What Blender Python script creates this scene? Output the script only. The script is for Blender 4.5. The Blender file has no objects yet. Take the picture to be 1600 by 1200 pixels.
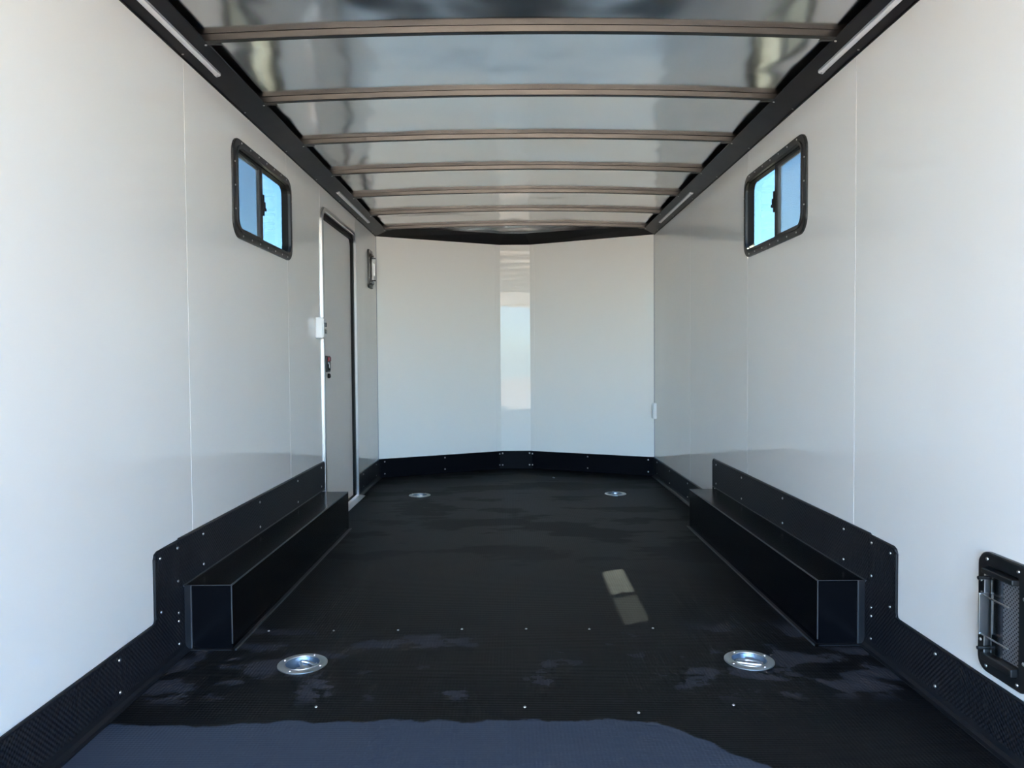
import bpy, bmesh, math, random
from mathutils import Vector, Matrix, noise

# ------------------------------------------------------------------ camera, sky, sun, exposure
scn = bpy.context.scene
COL = scn.collection
cam_d = bpy.data.cameras.new('camera')
cam_d.sensor_width = 36.0
cam_d.lens = 1154.5 / 1600.0 * 36.0
cam_d.clip_start = 0.05
cam_d.clip_end = 500
cam = bpy.data.objects.new('camera', cam_d)
COL.objects.link(cam)
RIGHT, UP, FWD = Vector((0.99997, -0.00154, -0.00723)), Vector((0.00727, 0.03025, 0.99952)), Vector((0.00132, 0.99954, -0.03026))
cam.matrix_world = Matrix(((RIGHT.x, UP.x, -FWD.x, -0.0438), (RIGHT.y, UP.y, -FWD.y, 0.0),
                           (RIGHT.z, UP.z, -FWD.z, 1.02), (0, 0, 0, 1)))
scn.camera = cam

SUN_DIR = Vector((-0.788, -0.36, -1.78)).normalized()      # direction the sunlight travels
SUN_EL = math.asin(-SUN_DIR.z)
w = bpy.data.worlds.new('world')
scn.world = w
w.use_nodes = True
wn = w.node_tree.nodes
wl = w.node_tree.links
bg = wn['Background']
sky = wn.new('ShaderNodeTexSky')
sky.sky_type = 'NISHITA'
sky.sun_disc = False
sky.sun_elevation = SUN_EL
sky.sun_rotation = math.atan2(-SUN_DIR.x, -SUN_DIR.y)
sky.air_density = 1.0
sky.dust_density = 0.7
sky.ozone_density = 1.0
tint = wn.new('ShaderNodeMix'); tint.data_type = 'RGBA'; tint.blend_type = 'MULTIPLY'
tint.inputs[0].default_value = 1.0
tint.inputs[7].default_value = (0.665, 0.925, 1.20, 1)
wl.new(sky.outputs[0], tint.inputs[6])
wl.new(tint.outputs[2], bg.inputs[0])
bg.inputs[1].default_value = 0.30
sun_d = bpy.data.lights.new('sun', 'SUN')
sun_d.energy = 55.0
sun_d.angle = 0.0093
sun_d.color = (1.0, 0.91, 0.79)
sun = bpy.data.objects.new('sun', sun_d)
sun.rotation_euler = SUN_DIR.to_track_quat('-Z', 'Y').to_euler()
sun.location = (6, 6, 12)
COL.objects.link(sun)

vs = scn.view_settings
vs.view_transform = 'Standard'
vs.look = 'None'
vs.exposure = 3.80
vs.gamma = 1.0
vs.use_curve_mapping = False

# ------------------------------------------------------------------ materials
def nm(name):
    m = bpy.data.materials.new(name)
    m.use_nodes = True
    return m, m.node_tree.nodes, m.node_tree.links, m.node_tree.nodes['Principled BSDF']

def simple(name, col, rough=0.5, metal=0.0, spec=0.5, coat=0.0, bump=None, vary=0.0):
    m, n, l, p = nm(name)
    p.inputs['Base Color'].default_value = (*col, 1)
    p.inputs['Roughness'].default_value = rough
    p.inputs['Metallic'].default_value = metal
    p.inputs['Specular IOR Level'].default_value = spec
    p.inputs['Coat Weight'].default_value = coat
    p.inputs['Coat Roughness'].default_value = 0.05
    geo = n.new('ShaderNodeNewGeometry')
    if vary:
        nt = n.new('ShaderNodeTexNoise')
        nt.inputs['Scale'].default_value = 9.0
        nt.inputs['Detail'].default_value = 5.0
        l.new(geo.outputs['Position'], nt.inputs['Vector'])
        mr = n.new('ShaderNodeMapRange')
        mr.inputs['To Min'].default_value = max(0.02, rough - vary)
        mr.inputs['To Max'].default_value = rough + vary
        l.new(nt.outputs['Fac'], mr.inputs['Value'])
        l.new(mr.outputs[0], p.inputs['Roughness'])
    if bump:
        sc, st, dist = bump
        nt2 = n.new('ShaderNodeTexNoise')
        nt2.inputs['Scale'].default_value = sc
        nt2.inputs['Detail'].default_value = 2.0
        l.new(geo.outputs['Position'], nt2.inputs['Vector'])
        b = n.new('ShaderNodeBump')
        b.inputs['Strength'].default_value = st
        b.inputs['Distance'].default_value = dist
        l.new(nt2.outputs['Fac'], b.inputs['Height'])
        l.new(b.outputs[0], p.inputs['Normal'])
    return m

def grid_bump(n, l, vec_a, vec_b, pitch):
    """sine product height: rows of small raised studs"""
    outs = []
    for v in (vec_a, vec_b):
        mu = n.new('ShaderNodeMath'); mu.operation = 'MULTIPLY'; mu.inputs[1].default_value = math.pi * 2 / pitch
        l.new(v, mu.inputs[0])
        si = n.new('ShaderNodeMath'); si.operation = 'SINE'
        l.new(mu.outputs[0], si.inputs[0])
        outs.append(si)
    pr = n.new('ShaderNodeMath'); pr.operation = 'MULTIPLY'
    l.new(outs[0].outputs[0], pr.inputs[0]); l.new(outs[1].outputs[0], pr.inputs[1])
    return pr.outputs[0]

def mat_white_panel(name='glossy_white_panel', ior=1.5):
    m, n, l, p = nm(name)
    p.inputs['Base Color'].default_value = (0.90, 0.878, 0.830, 1)
    p.inputs['Roughness'].default_value = 0.012
    p.inputs['IOR'].default_value = ior
    geo = n.new('ShaderNodeNewGeometry')
    mp = n.new('ShaderNodeMapping')
    mp.inputs['Scale'].default_value = (1.0, 1.0, 1.3)
    l.new(geo.outputs['Position'], mp.inputs['Vector'])
    nt = n.new('ShaderNodeTexNoise')
    nt.inputs['Scale'].default_value = 2.2
    nt.inputs['Detail'].default_value = 1.5
    nt.inputs['Roughness'].default_value = 0.35
    l.new(mp.outputs[0], nt.inputs['Vector'])
    b = n.new('ShaderNodeBump')
    b.inputs['Strength'].default_value = 1.0
    b.inputs['Distance'].default_value = 0.0026
    l.new(nt.outputs['Fac'], b.inputs['Height'])
    l.new(b.outputs[0], p.inputs['Normal'])
    return m

def mat_floor():
    m, n, l, p = nm('black_studded_rubber_floor')
    geo = n.new('ShaderNodeNewGeometry')
    sep = n.new('ShaderNodeSeparateXYZ')
    l.new(geo.outputs['Position'], sep.inputs[0])
    def math_(op, a, b=None, c=None):
        x = n.new('ShaderNodeMath'); x.operation = op
        for i, v in enumerate((a, b, c)):
            if v is None: continue
            if isinstance(v, (int, float)): x.inputs[i].default_value = v
            else: l.new(v, x.inputs[i])
        return x.outputs[0]
    def noise_(scale, detail, rough=0.5, stretch=(1, 1, 1), off=(0, 0, 0)):
        mp = n.new('ShaderNodeMapping'); mp.inputs['Scale'].default_value = stretch; mp.inputs['Location'].default_value = off
        l.new(geo.outputs['Position'], mp.inputs['Vector'])
        t = n.new('ShaderNodeTexNoise'); t.inputs['Scale'].default_value = scale
        t.inputs['Detail'].default_value = detail; t.inputs['Roughness'].default_value = rough
        l.new(mp.outputs[0], t.inputs['Vector'])
        return t.outputs['Fac']
    def step_(v, a, b):
        mr = n.new('ShaderNodeMapRange'); mr.interpolation_type = 'SMOOTHSTEP'
        mr.inputs['From Min'].default_value = a; mr.inputs['From Max'].default_value = b
        l.new(v, mr.inputs['Value'])
        return mr.outputs[0]
    x, y = sep.outputs[0], sep.outputs[1]
    # dry, dusty strip by the doorway, with blue skylight painted in: its wavy tide mark runs at y = 2.06 and bends toward the doorway on the right
    bend = math_('MULTIPLY', math_('MAXIMUM', math_('SUBTRACT', x, 0.36), 0.0), 1.05)
    n1 = math_('MULTIPLY', math_('SUBTRACT', noise_(7.0, 5.0, 0.6), 0.5), 0.10)
    edge = math_('ADD', math_('ADD', y, bend), n1)
    dry_skylit_strip = step_(edge, 2.072, 2.062)
    # drying water marks around the tie-down rings, and streaks toward the front
    band = math_('MULTIPLY', step_(y, 2.16, 2.24), step_(y, 2.90, 2.70))
    marks = math_('MULTIPLY', step_(math_('ADD', noise_(4.2, 6.0, 0.58, (1, 1.5, 1), (1.7, 0.4, 0)), math_('MULTIPLY', math_('ABSOLUTE', x), 0.085)), 0.612, 0.618), band)
    streak_band = step_(y, 3.2, 4.3)
    streaks = math_('MULTIPLY', step_(noise_(1.3, 6.0, 0.6, (1.0, 2.2, 1), (4.0, 1.0, 0)), 0.50, 0.56), streak_band)
    dark = step_(noise_(0.9, 3.0, 0.5, (1, 1, 1), (9.2, 3.0, 0)), 0.62, 0.35)
    dust = noise_(60.0, 4.0, 0.7)
    def mix(f, a, b):
        mx = n.new('ShaderNodeMix'); mx.data_type = 'RGBA'
        if isinstance(f, float): mx.inputs[0].default_value = f
        else: l.new(f, mx.inputs[0])
        for i, v in ((6, a), (7, b)):
            if isinstance(v, tuple): mx.inputs[i].default_value = (*v, 1)
            else: l.new(v, mx.inputs[i])
        return mx.outputs[2]
    c = mix(dark, (0.0045, 0.0045, 0.005), (0.008, 0.008, 0.008))
    c = mix(marks, c, (0.036, 0.037, 0.045))
    c = mix(streaks, c, (0.0125, 0.012, 0.012))
    c = mix(dry_skylit_strip, c, (0.046, 0.060, 0.084))  # dry dust, plus the blue sheen of the sky painted into it
    c2 = mix(math_('MULTIPLY', dust, 0.25), c, (0.03, 0.03, 0.03))
    l.new(c2, p.inputs['Base Color'])
    rough = math_('ADD', 0.42, math_('ADD', math_('MULTIPLY', dry_skylit_strip, 0.34), math_('ADD', math_('MULTIPLY', marks, 0.2), math_('MULTIPLY', streaks, 0.12))))
    l.new(rough, p.inputs['Roughness'])
    p.inputs['Specular IOR Level'].default_value = 0.035
    b = n.new('ShaderNodeBump')
    b.inputs['Strength'].default_value = 0.35
    b.inputs['Distance'].default_value = 0.0012
    ua = math_('ADD', x, y); ub = math_('SUBTRACT', x, y)
    l.new(grid_bump(n, l, ua, ub, 0.022), b.inputs['Height'])
    l.new(b.outputs[0], p.inputs['Normal'])
    return m

def mat_base_rubber():
    m, n, l, p = nm('black_studded_rubber_skirting')
    p.inputs['Base Color'].default_value = (0.012, 0.012, 0.015, 1)
    p.inputs['Roughness'].default_value = 0.5
    p.inputs['Specular IOR Level'].default_value = 0.2
    geo = n.new('ShaderNodeNewGeometry')
    sep = n.new('ShaderNodeSeparateXYZ')
    l.new(geo.outputs['Position'], sep.inputs[0])
    b = n.new('ShaderNodeBump')
    b.inputs['Strength'].default_value = 0.7
    b.inputs['Distance'].default_value = 0.0015
    l.new(grid_bump(n, l, sep.outputs[1], sep.outputs[2], 0.016), b.inputs['Height'])
    l.new(b.outputs[0], p.inputs['Normal'])
    return m

def mat_glass():
    m, n, l, p = nm('tinted_window_glass')
    n.remove(p)
    tr = n.new('ShaderNodeBsdfTransparent'); tr.inputs[0].default_value = (0.258, 0.283, 0.272, 1)
    gl = n.new('ShaderNodeBsdfGlossy'); gl.inputs['Roughness'].default_value = 0.02
    lw = n.new('ShaderNodeLayerWeight'); lw.inputs[0].default_value = 0.5
    pw = n.new('ShaderNodeMath'); pw.operation = 'POWER'; pw.inputs[1].default_value = 5.0
    l.new(lw.outputs['Facing'], pw.inputs[0])
    fr = n.new('ShaderNodeMapRange'); fr.inputs['To Min'].default_value = 0.04
    l.new(pw.outputs[0], fr.inputs['Value'])
    mx = n.new('ShaderNodeMixShader')
    l.new(fr.outputs[0], mx.inputs[0]); l.new(tr.outputs[0], mx.inputs[1]); l.new(gl.outputs[0], mx.inputs[2])
    l.new(mx.outputs[0], n['Material Output'].inputs['Surface'])
    return m

def mat_screen():
    """fine grey insect mesh: threads too thin to resolve"""
    m, n, l, p = nm('insect_screen_mesh')
    p.inputs['Base Color'].default_value = (0.25, 0.27, 0.28, 1)
    p.inputs['Roughness'].default_value = 0.6
    tr = n.new('ShaderNodeBsdfTransparent')
    geo = n.new('ShaderNodeNewGeometry')
    nt = n.new('ShaderNodeTexNoise'); nt.inputs['Scale'].default_value = 160; nt.inputs['Detail'].default_value = 1
    l.new(geo.outputs['Position'], nt.inputs['Vector'])
    mr = n.new('ShaderNodeMapRange'); mr.inputs['To Min'].default_value = 0.38; mr.inputs['To Max'].default_value = 0.43
    l.new(nt.outputs['Fac'], mr.inputs['Value'])
    mx = n.new('ShaderNodeMixShader')
    l.new(mr.outputs[0], mx.inputs[0])
    l.new(tr.outputs[0], mx.inputs[1]); l.new(p.outputs[0], mx.inputs[2])
    l.new(mx.outputs[0], n['Material Output'].inputs['Surface'])
    return m

def mat_perforated():
    m, n, l, p = nm('perforated_metal')
    geo = n.new('ShaderNodeNewGeometry')
    sep = n.new('ShaderNodeSeparateXYZ')
    l.new(geo.outputs['Position'], sep.inputs[0])
    h = grid_bump(n, l, sep.outputs[1], sep.outputs[2], 0.012)
    cr = n.new('ShaderNodeValToRGB')
    cr.color_ramp.elements[0].position = 0.35; cr.color_ramp.elements[0].color = (0.22, 0.22, 0.23, 1)
    cr.color_ramp.elements[1].position = 0.42; cr.color_ramp.elements[1].color = (0.01, 0.01, 0.01, 1)
    l.new(h, cr.inputs[0]); l.new(cr.outputs[0], p.inputs['Base Color'])
    p.inputs['Metallic'].default_value = 0.4
    p.inputs['Roughness'].default_value = 0.4
    return m

def mat_ground():
    m, n, l, p = nm('asphalt_lot')
    geo = n.new('ShaderNodeNewGeometry')
    nt = n.new('ShaderNodeTexNoise'); nt.inputs['Scale'].default_value = 0.6; nt.inputs['Detail'].default_value = 6
    l.new(geo.outputs['Position'], nt.inputs['Vector'])
    cr = n.new('ShaderNodeValToRGB')
    cr.color_ramp.elements[0].color = (0.0385, 0.0327, 0.0256, 1); cr.color_ramp.elements[0].position = 0.3
    cr.color_ramp.elements[1].color = (0.0562, 0.048, 0.0374, 1); cr.color_ramp.elements[1].position = 0.7
    l.new(nt.outputs['Fac'], cr.inputs[0]); l.new(cr.outputs[0], p.inputs['Base Color'])
    p.inputs['Roughness'].default_value = 0.9
    return m

M = {
    'white': mat_white_panel(),
    'satin': mat_white_panel('satin_white_panel', 1.27),
    'backing': simple('grey_wall_core', (0.22, 0.22, 0.22), 0.7),
    'floor': mat_floor(),
    'base': mat_base_rubber(),
    'boxvinyl': simple('satin_black_vinyl', (0.003, 0.003, 0.004), 0.22, spec=0.12),
    'edge': simple('worn_black_edge', (0.055, 0.055, 0.058), 0.45),
    'cove': simple('black_coated_steel', (0.010, 0.010, 0.012), 0.42, spec=0.25, vary=0.05),
    'plastic': simple('black_plastic', (0.012, 0.012, 0.012), 0.35, vary=0.05),
    'nosebase': simple('matt_black_nose_skirting', (0.004, 0.004, 0.006), 0.5, spec=0.05),
    'rubber': simple('black_rubber_seal', (0.008, 0.008, 0.008), 0.6, spec=0.15),
    'chrome': simple('polished_aluminium', (0.50, 0.50, 0.50), 0.30, metal=1.0),
    'steel': simple('stainless_steel', (0.17, 0.17, 0.17), 0.22, metal=1.0),
    'zinc': simple('zinc_steel_sky_tint', (0.22, 0.31, 0.41), 0.40, metal=1.0, vary=0.08),  # ring pans: blue of the reflected sky is put into the metal colour
    'zincflange': simple('brushed_zinc_flange', (0.52, 0.56, 0.58), 0.45, metal=1.0, vary=0.05),
    'bow': simple('dull_steel_bow', (0.061, 0.058, 0.055), 0.36, metal=1.0, vary=0.06),
    'roof': simple('bare_aluminium_roof_skin', (0.74, 0.74, 0.74), 0.15, metal=1.0, vary=0.03),
    'doorpanel': simple('pebbled_grey_door_skin', (0.92, 0.885, 0.83), 0.5, bump=(420.0, 0.35, 0.001)),
    'glass': mat_glass(),
    'screen': mat_screen(),
    'perf': mat_perforated(),
    'whiteplastic': simple('white_plastic', (0.80, 0.80, 0.79), 0.3),
    'lens': simple('frosted_lens', (0.86, 0.86, 0.87), 0.35),
    'greyplastic': simple('grey_lamp_housing', (0.34, 0.34, 0.36), 0.4),
    'red': simple('red_plastic', (0.35, 0.01, 0.02), 0.4),
    'screw': simple('screw_head_steel', (0.55, 0.55, 0.55), 0.35, metal=1.0),
    'ground': mat_ground(),
    'print': simple('pale_print', (0.35, 0.35, 0.35), 0.6),
    'grit': simple('pale_grit', (0.35, 0.34, 0.32), 0.8),
}

# ------------------------------------------------------------------ helpers
def link(name, bm, mat, parent=None, origin=(0, 0, 0), smooth=False, mirror=False):
    """bmesh in world coordinates -> ONE mesh object whose origin is `origin`"""
    bmesh.ops.recalc_face_normals(bm, faces=bm.faces)
    me = bpy.data.meshes.new(name)
    bmesh.ops.translate(bm, verts=bm.verts, vec=-Vector(origin))
    bm.to_mesh(me); bm.free()
    me.materials.append(M[mat])
    if smooth:
        for p in me.polygons: p.use_smooth = True
        me.set_sharp_from_angle(angle=math.radians(32))
    o = bpy.data.objects.new(name, me)
    COL.objects.link(o)
    if parent:
        o.parent = parent
        o.location = Vector(origin) - Vector(parent['_o'])
    else:
        o.location = origin
    o['_o'] = list(origin)
    return o

def empty(name, loc):
    o = bpy.data.objects.new(name, None)
    o.empty_display_size = 0.05
    o.location = loc
    o['_o'] = list(loc)
    COL.objects.link(o)
    return o

def struct(o, label, cat):
    o['kind'] = 'structure'; o['label'] = label; o['category'] = cat
    return o

def tag(o, label, cat, group=None):
    o['label'] = label; o['category'] = cat
    if group: o['group'] = group
    return o

def box(bm, x0, x1, y0, y1, z0, z1, bevel=0.0):
    vs_ = [bm.verts.new((x, y, z)) for x in (x0, x1) for y in (y0, y1) for z in (z0, z1)]
    fs = [bm.faces.new([vs_[i] for i in f]) for f in ((0, 1, 3, 2), (4, 6, 7, 5), (0, 4, 5, 1), (2, 3, 7, 6), (0, 2, 6, 4), (1, 5, 7, 3))]
    if bevel:
        bmesh.ops.bevel(bm, geom=list({e for f in fs for e in f.edges}), offset=bevel, segments=2, affect='EDGES', profile=0.5)
    return bm

def nb(*a, **k):
    return box(bmesh.new(), *a, **k)

def prism(bm, pts, axis, a, b):
    """extrude polygon pts (2-D) along axis from a to b"""
    def mk(p, t):
        if axis == 0: return (t, p[0], p[1])
        if axis == 1: return (p[0], t, p[1])
        return (p[0], p[1], t)
    v0 = [bm.verts.new(mk(p, a)) for p in pts]
    v1 = [bm.verts.new(mk(p, b)) for p in pts]
    bm.faces.new(v0); bm.faces.new(v1)
    k = len(pts)
    for i in range(k):
        bm.faces.new((v0[i], v0[(i + 1) % k], v1[(i + 1) % k], v1[i]))
    return bm

def rrect(y0, y1, z0, z1, r, seg=6):
    """rounded rectangle, r is one radius or four (bl, br, tr, tl)"""
    rs = r if isinstance(r, (tuple, list)) else (r,) * 4
    out = []
    for (cy, cz, sy, sz, a0), rr in zip(((y0, z0, 1, 1, 180), (y1, z0, -1, 1, 270), (y1, z1, -1, -1, 0), (y0, z1, 1, -1, 90)), rs):
        for i in range(seg + 1):
            a = math.radians(a0 + 90 * i / seg)
            out.append((cy + sy * rr + rr * math.cos(a), cz + sz * rr + rr * math.sin(a)))
    return out

def ring(bm, outer, inner, side, c0, c1, cham=0.0):
    """frame between two matching outlines (y,z) on a side wall; c = distance into the room"""
    X = lambda c: side * (1.22 - c)
    n_ = len(outer)
    cy = sum(p[0] for p in outer) / n_; cz = sum(p[1] for p in outer) / n_
    def shr(p, k): 
        d = Vector((p[0] - cy, p[1] - cz)); L = d.length
        return (p[0] - d.x / L * k, p[1] - d.y / L * k)
    def grow(p, k): return shr(p, -k)
    rows = [[(X(c0), *p) for p in inner], [(X(c0), *p) for p in outer]]
    if cham:
        rows += [[(X(c1 - cham), *p) for p in outer], [(X(c1), *shr(p, cham)) for p in outer],
                 [(X(c1), *grow(p, cham)) for p in inner], [(X(c1 - cham), *p) for p in inner]]
    else:
        rows += [[(X(c1), *p) for p in outer], [(X(c1), *p) for p in inner]]
    V = [[bm.verts.new(v) for v in r_] for r_ in rows]
    m_ = len(V)
    for i in range(m_):
        A, B = V[i], V[(i + 1) % m_]
        for j in range(n_):
            k = (j + 1) % n_
            bm.faces.new((A[j], A[k], B[k], B[j]))
    return bm

def tube(bm, pts, r, seg=8, closed=False):
    pts = [Vector(p) for p in pts]
    n_ = len(pts)
    rings = []
    for i, p in enumerate(pts):
        a = pts[(i - 1) % n_] if (closed or i > 0) else p
        b = pts[(i + 1) % n_] if (closed or i < n_ - 1) else p
        t = (b - a).normalized()
        ref = Vector((0, 0, 1)) if abs(t.z) < 0.9 else Vector((1, 0, 0))
        u = t.cross(ref).normalized(); v = t.cross(u)
        rings.append([bm.verts.new(p + r * (math.cos(2 * math.pi * k / seg) * u + math.sin(2 * math.pi * k / seg) * v)) for k in range(seg)])
    for i in range(n_ if closed else n_ - 1):
        A, B = rings[i], rings[(i + 1) % n_]
        for k in range(seg):
            bm.faces.new((A[k], A[(k + 1) % seg], B[(k + 1) % seg], B[k]))
    if not closed:
        bm.faces.new(rings[0]); bm.faces.new(rings[-1])
    return bm

def lathe(bm, prof, cx, cy, seg=40):
    rings = [[bm.verts.new((cx + r * math.cos(2 * math.pi * k / seg), cy + r * math.sin(2 * math.pi * k / seg), z)) for k in range(seg)] for r, z in prof]
    for A, B in zip(rings, rings[1:]):
        for k in range(seg):
            bm.faces.new((A[k], A[(k + 1) % seg], B[(k + 1) % seg], B[k]))
    bm.faces.new(rings[-1])
    return bm

# one shared dome for every screw head (axis +Z)
_bm = bmesh.new()
_pr = [(1.0, 0.0), (0.9, 0.35), (0.55, 0.6)]
lathe(_bm, _pr, 0, 0, 8)
bmesh.ops.recalc_face_normals(_bm, faces=_bm.faces)
SCREW = bpy.data.meshes.new('screw'); _bm.to_mesh(SCREW); _bm.free(); SCREW.materials.append(M['screw'])
for p_ in SCREW.polygons: p_.use_smooth = True

def screw(parent, loc, direction, r=0.006, name='screw'):
    o = bpy.data.objects.new(name, SCREW)
    COL.objects.link(o)
    o.parent = parent
    o.location = Vector(loc) - Vector(parent['_o'])
    o.rotation_euler = Vector(direction).to_track_quat('Z', 'Y').to_euler()
    o.scale = (r, r, r)
    return o

# ------------------------------------------------------------------ the trailer shell
HW = 1.22                # half width inside
Y0, YC, YN = -2.00, 6.51, 7.04      # rear doorway (unseen, set back to even out the daylight), wall/nose corner, middle of the nose
NX = 0.143               # half width of the flat middle nose panel
WT = 0.045               # wall thickness
ZB, ZH, ZC = 0.167, 0.405, 2.126   # low skirting, high skirting, underside of the cove
RX, RZ, RC = 1.11, 2.153, 2.178    # inner edge of the cove; height of the bows' underside in the middle
TH = 0.024
def roof_z(x): return RC - (RC - RZ) * (x / RX) ** 2 + TH
BOWS = [2.655 + 0.617 * k for k in range(-2, 7)]

def cells(bm, ys, zs, holes, x0, x1):
    """slab between x0 and x1 over the (y,z) grid with rectangular holes left open"""
    ys = sorted(set(ys) | {h[i] for h in holes for i in (0, 1) if ys[0] < h[i] < ys[-1]})
    zs = sorted(set(zs) | {h[i] for h in holes for i in (2, 3) if zs[0] < h[i] < zs[-1]})
    def solid(i, j):
        if i < 0 or j < 0 or i >= len(ys) - 1 or j >= len(zs) - 1: return False
        cy, cz = (ys[i] + ys[i + 1]) / 2, (zs[j] + zs[j + 1]) / 2
        return not any(h[0] < cy < h[1] and h[2] < cz < h[3] for h in holes)
    V = {}
    def v(x, i, j):
        k = (x, i, j)
        if k not in V: V[k] = bm.verts.new((x, ys[i], zs[j]))
        return V[k]
    for i in range(len(ys) - 1):
        for j in range(len(zs) - 1):
            if not solid(i, j): continue
            for x in (x0, x1):
                bm.faces.new((v(x, i, j), v(x, i + 1, j), v(x, i + 1, j + 1), v(x, i, j + 1)))
            for di, dj, a, b in ((-1, 0, (i, j), (i, j + 1)), (1, 0, (i + 1, j), (i + 1, j + 1)), (0, -1, (i, j), (i + 1, j)), (0, 1, (i, j + 1), (i + 1, j + 1))):
                if not solid(i + di, j + dj):
                    bm.faces.new((v(x0, *a), v(x0, *b), v(x1, *b), v(x1, *a)))
    return bm

WIN = (3.18, 3.955, 1.59, 1.965)
DOOR = (4.635, 5.605, 0.012, 1.975)
ZT = 2.172
for side, nm_, lab in ((-1, 'wall_left', 'long white glossy left side wall with window and entry door'),
                       (1, 'wall_right', 'long white glossy right side wall with one window')):
    holes = [WIN] + ([DOOR] if side < 0 else [])
    core = [(3.14, 4.03, 1.57, 2.0)] + holes[1:]
    bm = cells(bmesh.new(), [Y0, YC + 0.02], [-0.06, ZT], core, side * (HW + 0.004), side * (HW + WT))
    wall = struct(link(nm_, bm, 'backing'), lab, 'wall')
    seams = [Y0, 2.715, 3.945, 5.205, YC] if side > 0 else [Y0, 2.705, 3.925, 4.60, 5.64, YC]
    for a, b in zip(seams, seams[1:]):
        hs = [(max(h[0], a), min(h[1], b), h[2], h[3]) for h in holes if h[0] < b and h[1] > a]
        bm = cells(bmesh.new(), [a + 0.0024, b - 0.0024], [0.0, ZT], hs, side * HW, side * (HW + 0.004))
        link('wall_panel', bm, 'white', wall)

# nose: two angled panels and a flat middle panel
def slab(bm, p0, p1, z0, z1, t0, t1):
    """upright slab from plan point p0 to p1; t0..t1 along the outward normal (away from the room)"""
    d = (Vector(p1) - Vector(p0)).normalized(); nrm = Vector((-d.y, d.x))
    if nrm.y < 0: nrm = -nrm
    q = [Vector(p0) + nrm * t0, Vector(p1) + nrm * t0, Vector(p1) + nrm * t1, Vector(p0) + nrm * t1]
    return prism(bm, [tuple(v) for v in q], 2, z0, z1)
nose = [((-HW, YC), (-NX, YN)), ((-NX, YN), (NX, YN)), ((NX, YN), (HW, YC))]
bm = bmesh.new()
prism(bm, [(-HW - WT, YC + 0.024), (-HW, YC + 0.012), (-NX, YN + 0.008), (NX, YN + 0.008), (HW, YC + 0.012), (HW + WT, YC + 0.024), (NX, YN + 0.07), (-NX, YN + 0.07)], 2, -0.06, ZT + 0.02)
wall = struct(link('wall_back', bm, 'backing'), 'white front wall folding to a shallow point with flat middle panel', 'wall')
for i, (a, b) in enumerate(nose):
    d = (Vector(b) - Vector(a)).normalized() * 0.0012
    link('wall_panel', slab(bmesh.new(), Vector(a) + d, Vector(b) - d, 0.0, ZT, 0.0, 0.006), 'satin' if i == 1 else 'white', wall)
    if i != 1:   # overlapping joint strips beside the middle panel
        q0, q1 = (Vector(b), Vector(b) + (Vector(a) - Vector(b)).normalized() * 0.045) if i == 0 else (Vector(a), Vector(a) + (Vector(b) - Vector(a)).normalized() * 0.045)
        link('joint_strip', slab(bmesh.new(), q0, q1, ZB, ZC, -0.0025, 0.0), 'white', wall)

for s_ in (-1, 1):
    link('corner_bead', nb(min(s_ * HW, s_ * (HW - 0.005)), max(s_ * HW, s_ * (HW - 0.005)), YC - 0.009, YC - 0.004, ZB, ZC), 'greyplastic', wall)

# floor with four round pockets for the tie-down rings
RINGS = [(-0.757, 2.475, 0.45), (0.757, 2.475, 1.25), (-0.75, 5.635, 0.2), (0.75, 5.635, 0.9)]
RH = 0.062
def floor_mesh():
    bm = bmesh.new()
    a = 0.1
    xs = sorted({-HW - WT, HW + WT} | {s * (0.755 + k) for s in (-1, 1) for k in (-a, a)})
    ys = sorted([Y0, YN + 0.02] + [yc + k for yc in (2.475, 5.635) for k in (-a, a)])
    for i in range(len(xs) - 1):
        for j in range(len(ys) - 1):
            x0, x1, y0, y1 = xs[i], xs[i + 1], ys[j], ys[j + 1]
            hit_ = [r for r in RINGS if x0 < r[0] < x1 and y0 < r[1] < y1]
            if not hit_:
                bm.faces.new([bm.verts.new(p) for p in ((x0, y0, 0), (x1, y0, 0), (x1, y1, 0), (x0, y1, 0))])
            else:
                cx, cy, _ = hit_[0]
                N = 40
                inn, out = [], []
                for k in range(N):
                    t = 2 * math.pi * k / N
                    c, s = math.cos(t), math.sin(t)
                    inn.append(bm.verts.new((cx + RH * c, cy + RH * s, 0)))
                    tx = ((x1 if c > 0 else x0) - cx) / c if abs(c) > 1e-6 else 1e9
                    ty = ((y1 if s > 0 else y0) - cy) / s if abs(s) > 1e-6 else 1e9
                    q = min(tx, ty)
                    out.append(bm.verts.new((cx + q * c, cy + q * s, 0)))
                for k in range(N):
                    bm.faces.new((inn[k], inn[(k + 1) % N], out[(k + 1) % N], out[k]))
                # corners of the square
                for (px, py) in ((x0, y0), (x1, y0), (x1, y1), (x0, y1)):
                    vc = bm.verts.new((px, py, 0))
                    ang = math.atan2(py - cy, px - cx) % (2 * math.pi)
                    k0 = int(ang / (2 * math.pi) * N) % N
                    o0, o1 = out[k0], out[(k0 + 1) % N]
                    if abs(o0.co.x - o1.co.x) > 1e-6 and abs(o0.co.y - o1.co.y) > 1e-6:
                        bm.faces.new((o0, vc, o1))
    for f in bm.faces:
        f.normal_update()
        if f.normal.z < 0: f.normal_flip()
    return bm
bm = floor_mesh()
me = bpy.data.meshes.new('floor'); bm.to_mesh(me); bm.free(); me.materials.append(M['floor'])
floor = bpy.data.objects.new('floor', me); COL.objects.link(floor); floor['_o'] = [0, 0, 0]
struct(floor, 'black studded rubber floor with water marks', 'floor')
link('subfloor', nb(-HW - WT, HW + WT, Y0, YN + 0.05, -0.09, -0.06), 'backing', floor)
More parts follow.
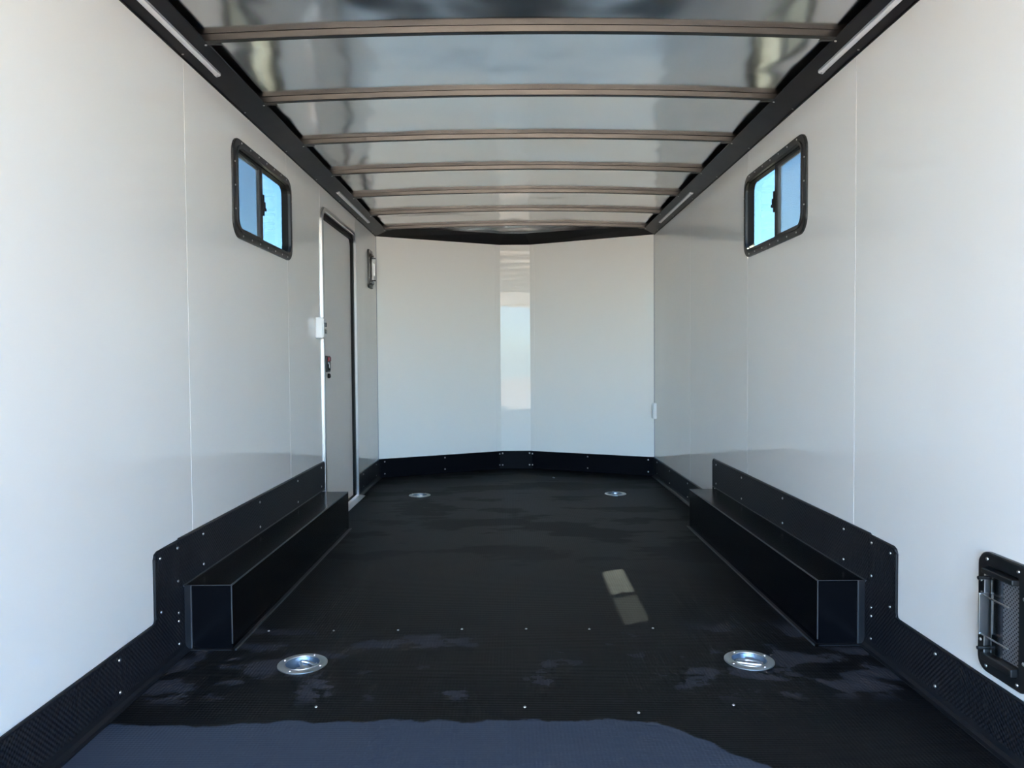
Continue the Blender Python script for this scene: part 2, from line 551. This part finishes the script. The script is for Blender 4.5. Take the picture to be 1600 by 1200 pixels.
for x, y in ((-0.974, 2.787), (-0.726, 2.785), (-0.481, 2.785), (-0.238, 2.79), (0.007, 2.788), (0.247, 2.78), (0.49, 2.785), (-0.629, 2.162), (-0.01, 2.151), (0.319, 2.11), (0.607, 2.153)):
    screw(floor, (x, y, 0.0005), (0, 0, 1), 0.0048, 'floor_screw')

# roof skin: bare aluminium, gently dished between the bows
def roof_mesh():
    bm = bmesh.new()
    NXg, NYg = 110, 330
    ya, yb, xa = Y0, YN + 0.05, HW + WT
    V = []
    for j in range(NYg + 1):
        y = ya + (yb - ya) * j / NYg
        ph = ((y + 0.011 - BOWS[0]) / 0.617) % 1.0
        k = math.sin(math.pi * ph) ** 1.0
        row = []
        for i in range(NXg + 1):
            x = -xa + 2 * xa * i / NXg
            d = 0.010 * noise.noise((x * 1.6, y * 1.9, 3.1)) + 0.005 * noise.noise((x * 4.0, y * 4.0, 8.7)) + 0.0012 * noise.noise((x * 11, y * 9, 1.7))
            fall = min(1.0, max(0.0, (HW - abs(x)) / 0.12))
            row.append(bm.verts.new((x, y, roof_z(x) + (0.004 + d) * k * fall)))
        V.append(row)
    for j in range(NYg):
        for i in range(NXg):
            bm.faces.new((V[j][i], V[j][i + 1], V[j + 1][i + 1], V[j + 1][i]))
    return bm
ceiling = struct(link('ceiling', roof_mesh(), 'roof', smooth=True), 'bare shiny aluminium roof skin on arched steel bows', 'ceiling')

def bow_mesh(y1):
    """arched 1 inch square tube, y1 = its far edge"""
    bm = bmesh.new()
    N = 28
    rows = []
    for i in range(N + 1):
        x = -HW + 2 * HW * i / N
        z = roof_z(x)
        rows.append([bm.verts.new((x, y, zz)) for y, zz in ((y1 - 0.024, z - 0.001), (y1 - 0.024, z - TH + 0.002), (y1 - 0.022, z - TH), (y1 - 0.002, z - TH), (y1, z - TH + 0.002), (y1, z - 0.001))])
    for A, B in zip(rows, rows[1:]):
        for k in range(6):
            bm.faces.new((A[k], A[(k + 1) % 6], B[(k + 1) % 6], B[k]))
    bm.faces.new(rows[0]); bm.faces.new(rows[-1])
    return bm
for y in BOWS:
    b_ = link('roof_bow', bow_mesh(y), 'bow', ceiling)
    for s in (-1, 1):
        link('end_tab', nb(min(s * 1.06, s * 1.115), max(s * 1.06, s * 1.115), y - 0.002, y + 0.012, RZ - 0.0005, RZ + 0.0025), 'bow', b_)

# black cove along each wall top and round the nose
for k, s in enumerate((-1, 1)):
    bm = bmesh.new()
    prism(bm, [(s * HW, ZC - 0.006), (s * (HW - 0.004), ZC - 0.006), (s * (HW - 0.004), ZC), (s * RX, RZ), (s * RX, RZ + 0.006), (s * (RX + 0.004), RZ + 0.006), (s * HW, ZC + 0.006)], 1, Y0, YC + 0.01)
    t = struct(link('trim_%d' % (k + 1), bm, 'cove'), 'black steel cove along the top of the %s wall' % ('left' if s < 0 else 'right'), 'trim')
    sl = Vector((s * (RX - HW), 0, RZ - ZC)).normalized()
    nr = Vector((-s * abs(sl.z), 0, -abs(sl.x)))
    for y in BOWS[1:]:
        p = Vector((s * (RX + 0.008), y + 0.004, RZ - 0.0025))
        screw(t, p, nr, 0.005)
    for y in (2.05, 2.68, 3.30, 3.9, 4.5, 5.1, 5.7, 6.3):
        screw(t, (s * (HW - 0.010), y, ZC + 0.0025), nr, 0.005)
bm = bmesh.new()
def inner_off(k):   # nose outline moved k into the room
    a = math.atan2(YN - YC, HW - NX)
    return [(-HW, YC - k / math.cos(a)), (-NX + k * math.tan(a / 2), YN - k), (NX - k * math.tan(a / 2), YN - k), (HW, YC - k / math.cos(a))]
o_ = inner_off(0.0)
bm = bmesh.new()
A = [bm.verts.new((*p, ZC)) for p in o_]; B = [bm.verts.new((*p, ZC - 0.001)) for p in inner_off(0.006)]
C_ = [bm.verts.new((*p, roof_z(p[0]) - 0.006)) for p in inner_off(0.22)]; D_ = [bm.verts.new((*p, roof_z(p[0]) - 0.012)) for p in o_]
for P, Q in ((A, B), (B, C_), (C_, D_), (D_, A)):
    for i in range(3): bm.faces.new((P[i], P[i + 1], Q[i + 1], Q[i]))
bm.faces.new((A[0], B[0], C_[0], D_[0])); bm.faces.new((A[3], B[3], C_[3], D_[3]))
struct(link('trim_3', bm, 'nosebase'), 'black header trim along the top of the pointed front wall', 'trim')

# ------------------------------------------------------------------ skirting
def wall_poly(side, pts, c0, c1):
    bm = bmesh.new()
    a, b = side * (HW - c0), side * (HW - c1)
    return prism(bm, pts, 0, a, b)

for side, nm_ in ((-1, 'baseboard_left'), (1, 'baseboard_right')):
    o = empty(nm_, (side * HW, Y0, 0))
    struct(o, 'black studded rubber skirting of the %s wall, stepped up by the wheel box' % ('left' if side < 0 else 'right'), 'skirting')
    # near length with its step up
    r = 0.018
    step = [(Y0, 0), (2.610, 0), (2.610, 0.2325), (2.580, 0.2325), (2.578, ZH - 0.004), (2.40 + r, ZH - 0.006), (2.40 + 0.005, ZH - 0.011), (2.40, ZH - 0.006 - r), (2.40, ZB + r), (2.40 - 0.005, ZB + 0.005), (2.40 - r, ZB), (Y0, ZB)]
    link('rubber_panel', wall_poly(side, step, 0.0, 0.008), 'base', o)
    # capping bead along its top edge
    cap = [(Y0, ZB), (2.40 - r, ZB), (2.40 - 0.005, ZB + 0.005), (2.40, ZB + r), (2.40, ZH - 0.006 - r), (2.40 + 0.005, ZH - 0.011), (2.40 + r, ZH - 0.006), (2.578, ZH - 0.004)]
    link('edge_bead', tube(bmesh.new(), [(side * (HW - 0.005), y, z) for y, z in cap], 0.005, 6), 'cove', o, smooth=True)
    # panel above the wheel box
    link('rubber_panel', wall_poly(side, [(2.584, 0.232), (4.597, 0.232), (4.597, ZH - 0.012), (4.585, ZH), (2.584, ZH)], 0.0, 0.007), 'base', o)
    link('edge_bead', tube(bmesh.new(), [(side * (HW - 0.005), y, z) for y, z in ((2.578, ZH), (4.58, ZH), (4.592, ZH - 0.006), (4.597, ZH - 0.018), (4.597, 0.02 if side > 0 else 0.24))], 0.005, 6), 'cove', o, smooth=True)
    ya = 5.645 if side < 0 else 4.605
    link('rubber_panel', wall_poly(side, [(ya, 0), (YC - 0.008, 0), (YC - 0.008, ZB), (ya, ZB)], 0.0, 0.008), 'base', o)
    link('edge_bead', tube(bmesh.new(), [(side * (HW - 0.005), ya, ZB), (side * (HW - 0.005), YC - 0.01, ZB)], 0.005, 6), 'edge', o, smooth=True)
    # cove fillet where floor meets skirting
    for a, b in ((Y0, 2.61), (ya, YC - 0.02)):
        pr = [(side * HW, 0.0005), (side * (HW - 0.030), 0.0005), (side * (HW - 0.030), 0.003), (side * (HW - 0.020), 0.006), (side * (HW - 0.012), 0.014), (side * (HW - 0.008), 0.028), (side * HW, 0.028)]
        link('floor_fillet', prism(bmesh.new(), pr, 1, a, b), 'cove', o)
    d = (-side, 0, 0)
    for y in (1.55, 2.17):
        for z in (0.142, 0.045): screw(o, (side * (HW - 0.008), y, z), d, 0.0062)
    for y, z in ((2.435, 0.375), (2.435, 0.195), (2.562, 0.378), (2.562, 0.262), (2.562, 0.15), (2.562, 0.12), (2.562, 0.04)):
        screw(o, (side * (HW - 0.008), y, z), d, 0.0058)
    for y in (2.78, 3.41, 4.02, 4.52):
        for z in (0.377, 0.262): screw(o, (side * (HW - 0.007), y, z), d, 0.006)
    for y in ((5.80, 6.35) if side < 0 else (4.75, 5.25, 5.85, 6.35)):
        for z in (0.142, 0.045): screw(o, (side * (HW - 0.008), y, z), d, 0.006)

o = empty('baseboard_back', (0, YN, 0))
struct(o, 'black skirting around the foot of the pointed front wall', 'skirting')
for i, (a, b) in enumerate(nose):
    a, b = Vector(a), Vector(b)
    if i == 1:
        link('middle_plate', slab(bmesh.new(), a + Vector((-0.012, 0)), b + Vector((0.012, 0)), 0.0, ZB + 0.001, -0.014, 0.0), 'nosebase', o)
        for x in (-0.128, 0.128):
            for z in (ZB - 0.02, 0.035): screw(o, (x, YN - 0.014, z), (0, -1, 0), 0.0075)
    else:
        link('rubber_panel', slab(bmesh.new(), a, b, 0.0, ZB, -0.008, 0.0), 'nosebase', o)
        d = (b - a).normalized(); nr = Vector((d.y, -d.x))
        if nr.y > 0: nr = -nr
        for t in (0.045, 0.52, 0.985) if i == 0 else (0.015, 0.48, 0.955):
            p = a.lerp(b, t) + nr * 0.008
            for z in (ZB - 0.026, 0.035): screw(o, (p.x, p.y, z), (nr.x, nr.y, 0), 0.007)

# ------------------------------------------------------------------ windows
def window(idx, side):
    yc, zc = (WIN[0] + WIN[1]) / 2, (WIN[2] + WIN[3]) / 2
    o = empty('window_%d' % idx, (side * HW, yc, WIN[2]))
    struct(o, 'black framed sliding window with rounded corners in the %s wall' % ('left' if side < 0 else 'right'), 'window')
    oy0, oy1, oz0, oz1 = 3.152, 3.985, 1.562, 1.992
    link('flange', ring(bmesh.new(), rrect(oy0, oy1, oz0, oz1, 0.075), rrect(oy0 + 0.036, oy1 - 0.036, oz0 + 0.034, oz1 - 0.034, 0.055), side, 0.0, 0.011, 0.004), 'plastic', o)
    link('raised_bead', ring(bmesh.new(), rrect(oy0 + 0.026, oy1 - 0.026, oz0 + 0.025, oz1 - 0.025, 0.06), rrect(oy0 + 0.042, oy1 - 0.042, oz0 + 0.039, oz1 - 0.039, 0.05), side, -0.004, 0.017, 0.003), 'plastic', o)
    jy0, jy1, jz0, jz1 = oy0 + 0.042, oy1 - 0.042, oz0 + 0.039, oz1 - 0.039
    link('jamb', ring(bmesh.new(), rrect(jy0 - 0.004, jy1 + 0.004, jz0 - 0.004, jz1 + 0.004, 0.052), rrect(jy0 + 0.004, jy1 - 0.004, jz0 + 0.004, jz1 - 0.004, 0.046), side, -0.032, 0.0), 'rubber', o)
    ym = 3.555
    # fixed far pane (outer track) and sliding near sash behind an insect screen (inner track)
    X = lambda c: side * (HW - c)
    def bxw(name, c0, c1, y0, y1, z0, z1, mat, par, bev=0.0):
        return link(name, nb(min(X(c0), X(c1)), max(X(c0), X(c1)), y0, y1, z0, z1, bevel=bev), mat, par)
    link('pane', ring_fill(side, rrect(ym - 0.01, jy1 + 0.002, jz0 - 0.002, jz1 + 0.002, (0.002, 0.046, 0.046, 0.002)), -0.030, -0.027), 'glass', o)
    sash = link('sash_frame', ring(bmesh.new(), rrect(jy0 + 0.004, ym + 0.026, jz0 + 0.004, jz1 - 0.004, (0.045, 0.003, 0.003, 0.045)), rrect(jy0 + 0.018, ym - 0.022, jz0 + 0.018, jz1 - 0.018, (0.036, 0.003, 0.003, 0.036)), side, -0.026, -0.016), 'plastic', o)
    link('pane', ring_fill(side, rrect(jy0 + 0.017, ym - 0.020, jz0 + 0.017, jz1 - 0.017, (0.036, 0.003, 0.003, 0.036)), -0.022, -0.020), 'glass', sash)
    scr = link('screen_frame', ring(bmesh.new(), rrect(jy0 + 0.004, ym + 0.006, jz0 + 0.004, jz1 - 0.004, (0.045, 0.003, 0.003, 0.045)), rrect(jy0 + 0.014, ym - 0.026, jz0 + 0.014, jz1 - 0.014, (0.038, 0.003, 0.003, 0.038)), side, -0.014, -0.005), 'plastic', o)
    link('insect_screen', ring_fill(side, rrect(jy0 + 0.013, ym - 0.024, jz0 + 0.013, jz1 - 0.013, (0.038, 0.003, 0.003, 0.038)), -0.0100, -0.0095), 'screen', scr)
    # sash latch lever on the meeting rail
    lev = bmesh.new()
    box(lev, min(X(-0.018), X(0.0)), max(X(-0.018), X(0.0)), ym + 0.006, ym + 0.018, zc - 0.05, zc + 0.05, bevel=0.002)
    box(lev, min(X(-0.010), X(0.004)), max(X(-0.010), X(0.004)), ym + 0.024, ym + 0.038, zc - 0.025, zc - 0.010, bevel=0.004)
    box(lev, min(X(-0.010), X(0.002)), max(X(-0.010), X(0.002)), ym + 0.022, ym + 0.031, zc - 0.012, zc + 0.018, bevel=0.004)
    link('latch', lev, 'rubber', o)
    # screws round the flange
    zz = (oz0 + 0.014, oz1 - 0.014)
    for y in (3.25, 3.36, 3.47, 3.58, 3.69, 3.80, 3.89):
        for z in zz: screw(o, (X(0.011), y, z), (-side, 0, 0), 0.0045)
    for z in (1.68, 1.78, 1.88):
        for y in (oy0 + 0.014, oy1 - 0.014): screw(o, (X(0.011), y, z), (-side, 0, 0), 0.0045)
    # weep clip at the lower corner
    link('weep_clip', nb(min(X(0.0), X(0.018)), max(X(0.0), X(0.018)), 3.62, 3.66, oz0 + 0.004, oz0 + 0.012, bevel=0.001), 'edge', o)

def ring_fill(side, pts, c0, c1):
    return prism(bmesh.new(), pts, 0, side * (HW - c0), side * (HW - c1))
window(1, -1)
window(2, 1)

# ------------------------------------------------------------------ entry door in the left wall
o = empty('door_1', (-HW, 5.12, 0))
struct(o, 'grey pebbled entry door with polished frame in the left wall', 'door')
dy0, dy1, dz0, dz1 = DOOR
link('door_panel', prism(bmesh.new(), rrect(dy0 - 0.01, dy1 + 0.01, dz0 - 0.005, dz1 + 0.01, (0.01, 0.01, 0.06, 0.06)), 0, -(HW + 0.024), -(HW + 0.05)), 'doorpanel', o)
link('frame', ring(bmesh.new(), rrect(4.607, 5.634, -0.0, 2.005, (0.004, 0.004, 0.10, 0.10), 10), rrect(4.640, 5.601, 0.012, 1.972, (0.004, 0.004, 0.075, 0.075), 10), -1, -0.018, 0.013, 0.005), 'chrome', o, smooth=False)
link('rubber_seal', ring(bmesh.new(), rrect(4.632, 5.609, 0.004, 1.980, (0.004, 0.004, 0.08, 0.08), 10), rrect(4.655, 5.565, 0.022, 1.940, (0.004, 0.004, 0.06, 0.06), 10), -1, -0.030, -0.004), 'rubber', o)
link('threshold', prism(bmesh.new(), [(-HW - 0.04, 0.0), (-1.165, 0.0005), (-1.165, 0.004), (-1.205, 0.012), (-1.235, 0.022), (-HW - 0.04, 0.022)], 1, 4.645, 5.630), 'chrome', o)
lat = link('latch', nb(-1.250, -1.212, 4.705, 4.795, 0.962, 1.066, bevel=0.006), 'plastic', o)
link('latch_recess', nb(-1.2125, -1.2095, 4.717, 4.783, 0.974, 1.012), 'rubber', lat)
link('latch_lever', nb(-1.214, -1.204, 4.722, 4.778, 1.030, 1.058, bevel=0.004), 'red', lat)
link('latch_slider', nb(-1.214, -1.2065, 4.740, 4.758, 0.985, 1.024, bevel=0.002), 'steel', lat)
bm = bmesh.new()
lathe(bm, [(0.016, 0.0), (0.016, 0.012), (0.010, 0.018)], 0, 0, 16)
bmesh.ops.rotate(bm, verts=bm.verts, matrix=Matrix.Rotation(math.radians(90), 3, 'Y'))
bmesh.ops.translate(bm, verts=bm.verts, vec=(-1.245, 4.85, 0.935))
link('lock_knob', bm, 'plastic', o, smooth=True)

# ------------------------------------------------------------------ wheel boxes
def wheel_box(side, label):
    xi = 1.045
    ya, yb, h = 2.612, 4.502, 0.232
    org = (side * HW, (ya + yb) / 2, 0)
    o = tag(empty('wheel_box', org), label, 'wheel box', 'wheel boxes along the side walls')
    sx = lambda a, b: (min(side * a, side * b), max(side * a, side * b))
    link('top_panel', nb(*sx(xi, HW), ya, yb, h - 0.006, h), 'boxvinyl', o)
    link('side_panel', nb(*sx(xi, xi + 0.006), ya, yb, 0.0, h - 0.0065), 'boxvinyl', o)
    for y in (ya, yb - 0.006):
        link('end_panel', nb(*sx(xi + 0.0065, HW), y, y + 0.006, 0.0, h - 0.0065), 'boxvinyl', o)
    link('edge_strip', tube(bmesh.new(), [(side * (xi + 0.0015), ya + 0.002, h - 0.0015), (side * (xi + 0.0015), yb, h - 0.0015)], 0.0030, 6), 'edge', o, smooth=True)
    link('edge_strip', tube(bmesh.new(), [(side * (xi + 0.001), ya + 0.001, 0.02), (side * (xi + 0.001), ya + 0.001, h)], 0.0022, 6), 'edge', o, smooth=True)
    link('edge_strip', tube(bmesh.new(), [(side * xi, ya + 0.001, h - 0.001), (side * HW, ya + 0.001, h - 0.001)], 0.0014, 6), 'edge', o, smooth=True)
    # folded sheet flange where the box meets wall and floor
    link('wall_flange', prism(bmesh.new(), [(2.600, h - 0.002), (4.597, h - 0.002), (4.597, h + 0.004), (2.600, h + 0.004)], 0, side * (HW - 0.007), side * (HW - 0.011)), 'edge', o)
    link('floor_flange', nb(*sx(xi - 0.014, xi), ya - 0.014, yb, 0.0004, 0.0045), 'cove', o)
    link('floor_flange', nb(*sx(xi - 0.014, HW - 0.03), ya - 0.014, ya, 0.0004, 0.0045), 'cove', o)
    link('floor_flange', nb(*sx(xi - 0.0175, xi - 0.0142), ya - 0.014, yb, 0.0004, 0.0075), 'edge', o)
    link('end_flange', nb(*sx(HW - 0.030, HW - 0.008), ya - 0.004, ya, 0.005, h), 'cove', o)
    link('end_flange', nb(*sx(HW - 0.0335, HW - 0.030), ya - 0.0055, ya, 0.005, h), 'edge', o)
wheel_box(-1, 'long black wheel box on the floor along the left wall before the door')
wheel_box(1, 'long black wheel box on the floor along the right wall')

# ------------------------------------------------------------------ recessed tie-down rings
def tie_down(cx, cy, rot, label):
    o = tag(empty('tie_down_ring', (cx, cy, 0)), label, 'tie-down', 'recessed tie-down rings in the floor')
    bm = bmesh.new()
    fp = [(0.0825, 0.0005), (0.0825, 0.0035), (0.080, 0.0050), (0.061, 0.0050), (0.0585, 0.0030), (0.0585, 0.0005)]
    rr = [[bm.verts.new((cx + q * math.cos(2 * math.pi * k / 48), cy + q * math.sin(2 * math.pi * k / 48), z)) for k in range(48)] for q, z in fp]
    for i in range(6):
        for k in range(48): bm.faces.new((rr[i][k], rr[i][(k + 1) % 48], rr[(i + 1) % 6][(k + 1) % 48], rr[(i + 1) % 6][k]))
    link('flange', bm, 'zincflange', o, smooth=True)
    link('pan', lathe(bmesh.new(), [(0.0583, 0.0030), (0.057, 0.0005), (0.054, -0.012), (0.047, -0.028), (0.040, -0.032), (0.001, -0.032)], cx, cy, 48), 'zinc', o, smooth=True)
    link('rolled_lip', tube(bmesh.new(), [(cx + 0.0585 * math.cos(t), cy + 0.0585 * math.sin(t), 0.0052) for t in [2 * math.pi * i / 40 for i in range(40)]], 0.0022, 6, True), 'zincflange', o, smooth=True)
    for k in range(4):
        a = rot + math.pi / 4 + k * math.pi / 2
        screw(o, (cx + 0.070 * math.cos(a), cy + 0.070 * math.sin(a), 0.005), (0, 0, 1), 0.0065, 'bolt')
    c, s = math.cos(rot), math.sin(rot)
    R2 = lambda u, v, z: (cx + u * c - v * s, cy + u * s + v * c, z)
    # strap folded over the straight leg of the ring
    st = bmesh.new()
    P = [(-0.050, -0.006), (-0.030, -0.020), (-0.014, -0.012), (0.014, -0.012), (0.030, -0.020), (0.050, -0.006)]
    up = [st.verts.new(R2(u, -0.013, z)) for u, z in P]; dn = [st.verts.new(R2(u, 0.013, z)) for u, z in P]
    up2 = [st.verts.new(R2(u, -0.013, z - 0.004)) for u, z in P]; dn2 = [st.verts.new(R2(u, 0.013, z - 0.004)) for u, z in P]
    for i in range(5):
        st.faces.new((up[i], up[i + 1], dn[i + 1], dn[i])); st.faces.new((up2[i], up2[i + 1], dn2[i + 1], dn2[i]))
        st.faces.new((up[i], up[i + 1], up2[i + 1], up2[i])); st.faces.new((dn[i], dn[i + 1], dn2[i + 1], dn2[i]))
    st.faces.new((up[0], dn[0], dn2[0], up2[0])); st.faces.new((up[5], dn[5], dn2[5], up2[5]))
    link('strap', st, 'zincflange', o)
    dr = [(-0.030 + 0.0 * 1, v) for v in (-0.034, 0.034)]
    pts = [R2(0.0, -0.040, -0.010)]
    for i in range(13):
        a = -math.pi / 2 + math.pi * i / 12
        pts.append(R2(0.004 + 0.040 * math.cos(a), 0.040 * math.sin(a), -0.006 - 0.010 * math.cos(a)))
    pts.append(R2(0.0, 0.040, -0.010))
    link('d_ring', tube(bmesh.new(), pts, 0.0062, 8, True), 'zincflange', o, smooth=True)
LABS = ['round zinc tie-down ring sunk in the floor before the left wheel box',
        'round zinc tie-down ring sunk in the floor before the right wheel box',
        'small round zinc tie-down ring at the far end of the floor near the door',
        'small round zinc tie-down ring at the far end of the floor, right of centre']
for (x, y, r), lb in zip(RINGS, LABS): tie_down(x, y, r, lb)

# ------------------------------------------------------------------ lamp bars on the cove
def lamp_bar(side, y0, y1, label):
    t = 0.47
    cx, cz = side * (HW + (RX - HW) * t), ZC + (RZ - ZC) * t
    o = tag(empty('light_bar', (cx, y0, cz)), label, 'light', 'slim light bars on the black coves')
    sl = Vector((side * (RX - HW), 0, RZ - ZC)).normalized()
    nr = Vector((-side * abs(sl.z), 0, -abs(sl.x)))
    def prof(hw, d0, d1, bev):
        pts = [(-hw, d0), (hw, d0), (hw, d1 - bev), (hw - bev, d1), (-hw + bev, d1), (-hw, d1 - bev)]
        return [(cx + sl.x * a + nr.x * b, cz + sl.z * a + nr.z * b) for a, b in pts]
    link('housing', prism(bmesh.new(), prof(0.0125, 0.0, 0.006, 0.002), 1, y0, y1), 'greyplastic', o)
    link('lens', prism(bmesh.new(), prof(0.0085, 0.006, 0.013, 0.004), 1, y0 + 0.02, y1 - 0.02), 'lens', o)
    for a, b in ((y0, y0 + 0.02), (y1 - 0.02, y1)):
        e = link('end_cap', prism(bmesh.new(), prof(0.0105, 0.006, 0.0115, 0.003), 1, a, b), 'lens', o)
        screw(o, (cx + nr.x * 0.0115, (a + b) / 2, cz + nr.z * 0.0115), nr, 0.004)
lamp_bar(-1, 1.85, 2.89, 'slim white light bar on the left black cove at the near end')
lamp_bar(-1, 4.87, 5.91, 'slim white light bar on the left black cove above the entry door')
lamp_bar(1, 1.86, 2.90, 'slim white light bar on the right black cove at the near end')
lamp_bar(1, 4.95, 5.99, 'slim white light bar on the right black cove at the far end')

# ------------------------------------------------------------------ side vents
def vent(side, yc, zc, label, flip):
    o = tag(empty('side_vent', (side * HW, yc, zc)), label, 'vent', 'black side vents with steel slides')
    W2, H2 = 0.097, 0.160
    X = lambda c: side * (HW - c)
    def bxw(name, c0, c1, y0, y1, z0, z1, mat, par, bev=0.0):
        return link(name, nb(min(X(c0), X(c1)), max(X(c0), X(c1)), yc + y0, yc + y1, zc + z0, zc + z1, bevel=bev), mat, par)
    fl = link('flange', ring(bmesh.new(), rrect(yc - W2, yc + W2, zc - H2, zc + H2, 0.036, 8), rrect(yc - 0.062, yc + 0.062, zc - 0.124, zc + 0.124, 0.010, 8), side, 0.0, 0.014, 0.004), 'plastic', o)
    bxw('backing_plate', 0.0, 0.002, -0.064, 0.064, -0.126, 0.126, 'plastic', o)
    bxw('perforated_cover', 0.002, 0.008, -0.060, 0.012, -0.100, 0.104, 'perf', o)
    bxw('hood', 0.002, 0.030, -0.060, 0.060, 0.106, 0.120, 'plastic', o, 0.003)
    bxw('sill', 0.002, 0.030, -0.060, 0.060, -0.124, -0.104, 'plastic', o, 0.003)
    # rolled steel slide
    bm = bmesh.new()
    N = 10
    ra, rb = [], []
    for i in range(N + 1):
        a = math.pi * i / N
        ra.append(bm.verts.new((X(0.004 + 0.014 * math.sin(a)), yc + 0.026 - 0.024 * math.cos(a) * (1), zc - 0.100)))
        rb.append(bm.verts.new((X(0.004 + 0.014 * math.sin(a)), yc + 0.026 - 0.024 * math.cos(a), zc + 0.102)))
    for i in range(N): bm.faces.new((ra[i], ra[i + 1], rb[i + 1], rb[i]))
    bm.faces.new(ra); bm.faces.new(rb); bm.faces.new((ra[0], ra[-1], rb[-1], rb[0]))
    link('steel_slide', bm, 'steel', o)
    # bracket: two rods and an upright lip with a grey tab
    for z in (-0.052, 0.052):
        link('rod', tube(bmesh.new(), [(X(0.036), yc - 0.058, zc + z), (X(0.036), yc + 0.052, zc + z), (X(0.016), yc + 0.070, zc + z)], 0.0022, 6), 'chrome', o, smooth=True)
    br = bxw('bracket', 0.014, 0.040, 0.050, 0.054, -0.055, 0.055, 'chrome', o, 0.001)
    tb = bxw('tab', 0.014, 0.018, 0.054, 0.080, -0.052, 0.052, 'greyplastic', o, 0.001)
    bm = bmesh.new()
    prism(bm, [(yc + 0.063, zc + 0.018), (yc + 0.071, zc + 0.018), (yc + 0.067, zc + 0.030)], 0, X(0.018), X(0.0184))
    for i in range(7):
        box(bm, min(X(0.018), X(0.0184)), max(X(0.018), X(0.0184)), yc + 0.0645, yc + 0.0695, zc + 0.011 - i * 0.006, zc + 0.0142 - i * 0.006)
    link('printed_mark', bm, 'print', tb)
    bxw('edge_rail', 0.006, 0.024, 0.0535, 0.0575, -0.110, 0.104, 'chrome', o, 0.001)
    for z in (-0.09, 0.095):
        link('hinge_pin', tube(bmesh.new(), [(X(0.010), yc + 0.05, zc + z), (X(0.044), yc + 0.05, zc + z)], 0.005, 8), 'plastic', o)
    d = (-side, 0, 0)
    for y, z in ((-0.06, 0.142), (0.06, 0.142), (-0.06, -0.142), (0.06, -0.142), (0.083, 0.08), (0.083, -0.08), (-0.083, 0.08), (-0.083, -0.08)):
        screw(o, (X(0.014), yc + y, zc + z), d, 0.005)
vent(1, 1.868, 0.350, 'black side vent with steel slide low on the right wall at the picture edge', False)
vent(-1, 6.20, 1.800, 'black side vent high on the left wall between door and front corner', True)

# ------------------------------------------------------------------ switch boxes
def switch_box(side, y, z, dep, wid, hei, label, rockers=True, name='switch_box', cat='switch'):
    X = lambda c: side * (HW - c)
    o = tag(empty(name, (side * HW, y, z)), label, cat)
    link('body', nb(min(X(0), X(dep)), max(X(0), X(dep)), y, y + wid, z, z + hei, bevel=0.008), 'whiteplastic', o, smooth=False)
    link('face_plate', nb(min(X(dep), X(dep + 0.004)), max(X(dep), X(dep + 0.004)), y + 0.004, y + wid - 0.004, z + 0.008, z + hei - 0.008, bevel=0.0015), 'whiteplastic', o)
    for k in (0.34, 0.66) if rockers else ():
        link('rocker', nb(min(X(dep + 0.004), X(dep + 0.011)), max(X(dep + 0.004), X(dep + 0.011)), y + wid * 0.25, y + wid * 0.75, z + hei * k - 0.014, z + hei * k + 0.012, bevel=0.002), 'plastic', o)
switch_box(-1, 4.455, 1.168, 0.048, 0.068, 0.128, 'white switch box with two black rockers beside the entry door')
switch_box(1, 6.395, 0.512, 0.030, 0.060, 0.140, 'small white cable box low in the right front corner', False, 'cable_box', 'box')

# grit crumb on the far floor
bm = bmesh.new()
bmesh.ops.create_icosphere(bm, subdivisions=2, radius=0.012)
for v in bm.verts:
    v.co *= 1 + 0.5 * noise.noise(v.co * 90)
    v.co.z = v.co.z * 0.5 + 0.005
bmesh.ops.translate(bm, verts=bm.verts, vec=(0.322, 6.43, 0))
tag(link('grit_crumb', bm, 'grit', None, (0.322, 6.43, 0)), 'single pale crumb of grit lying on the far floor', 'debris')

# ------------------------------------------------------------------ outside, behind the camera
bm = bmesh.new()
bm.faces.new([bm.verts.new(p) for p in ((-80, -80, -0.62), (80, -80, -0.62), (80, 80, -0.62), (-80, 80, -0.62))])
struct(link('ground', bm, 'ground'), 'weathered asphalt lot outside the open rear of the trailer', 'ground')

for o in bpy.data.objects:
    if '_o' in o: del o['_o']
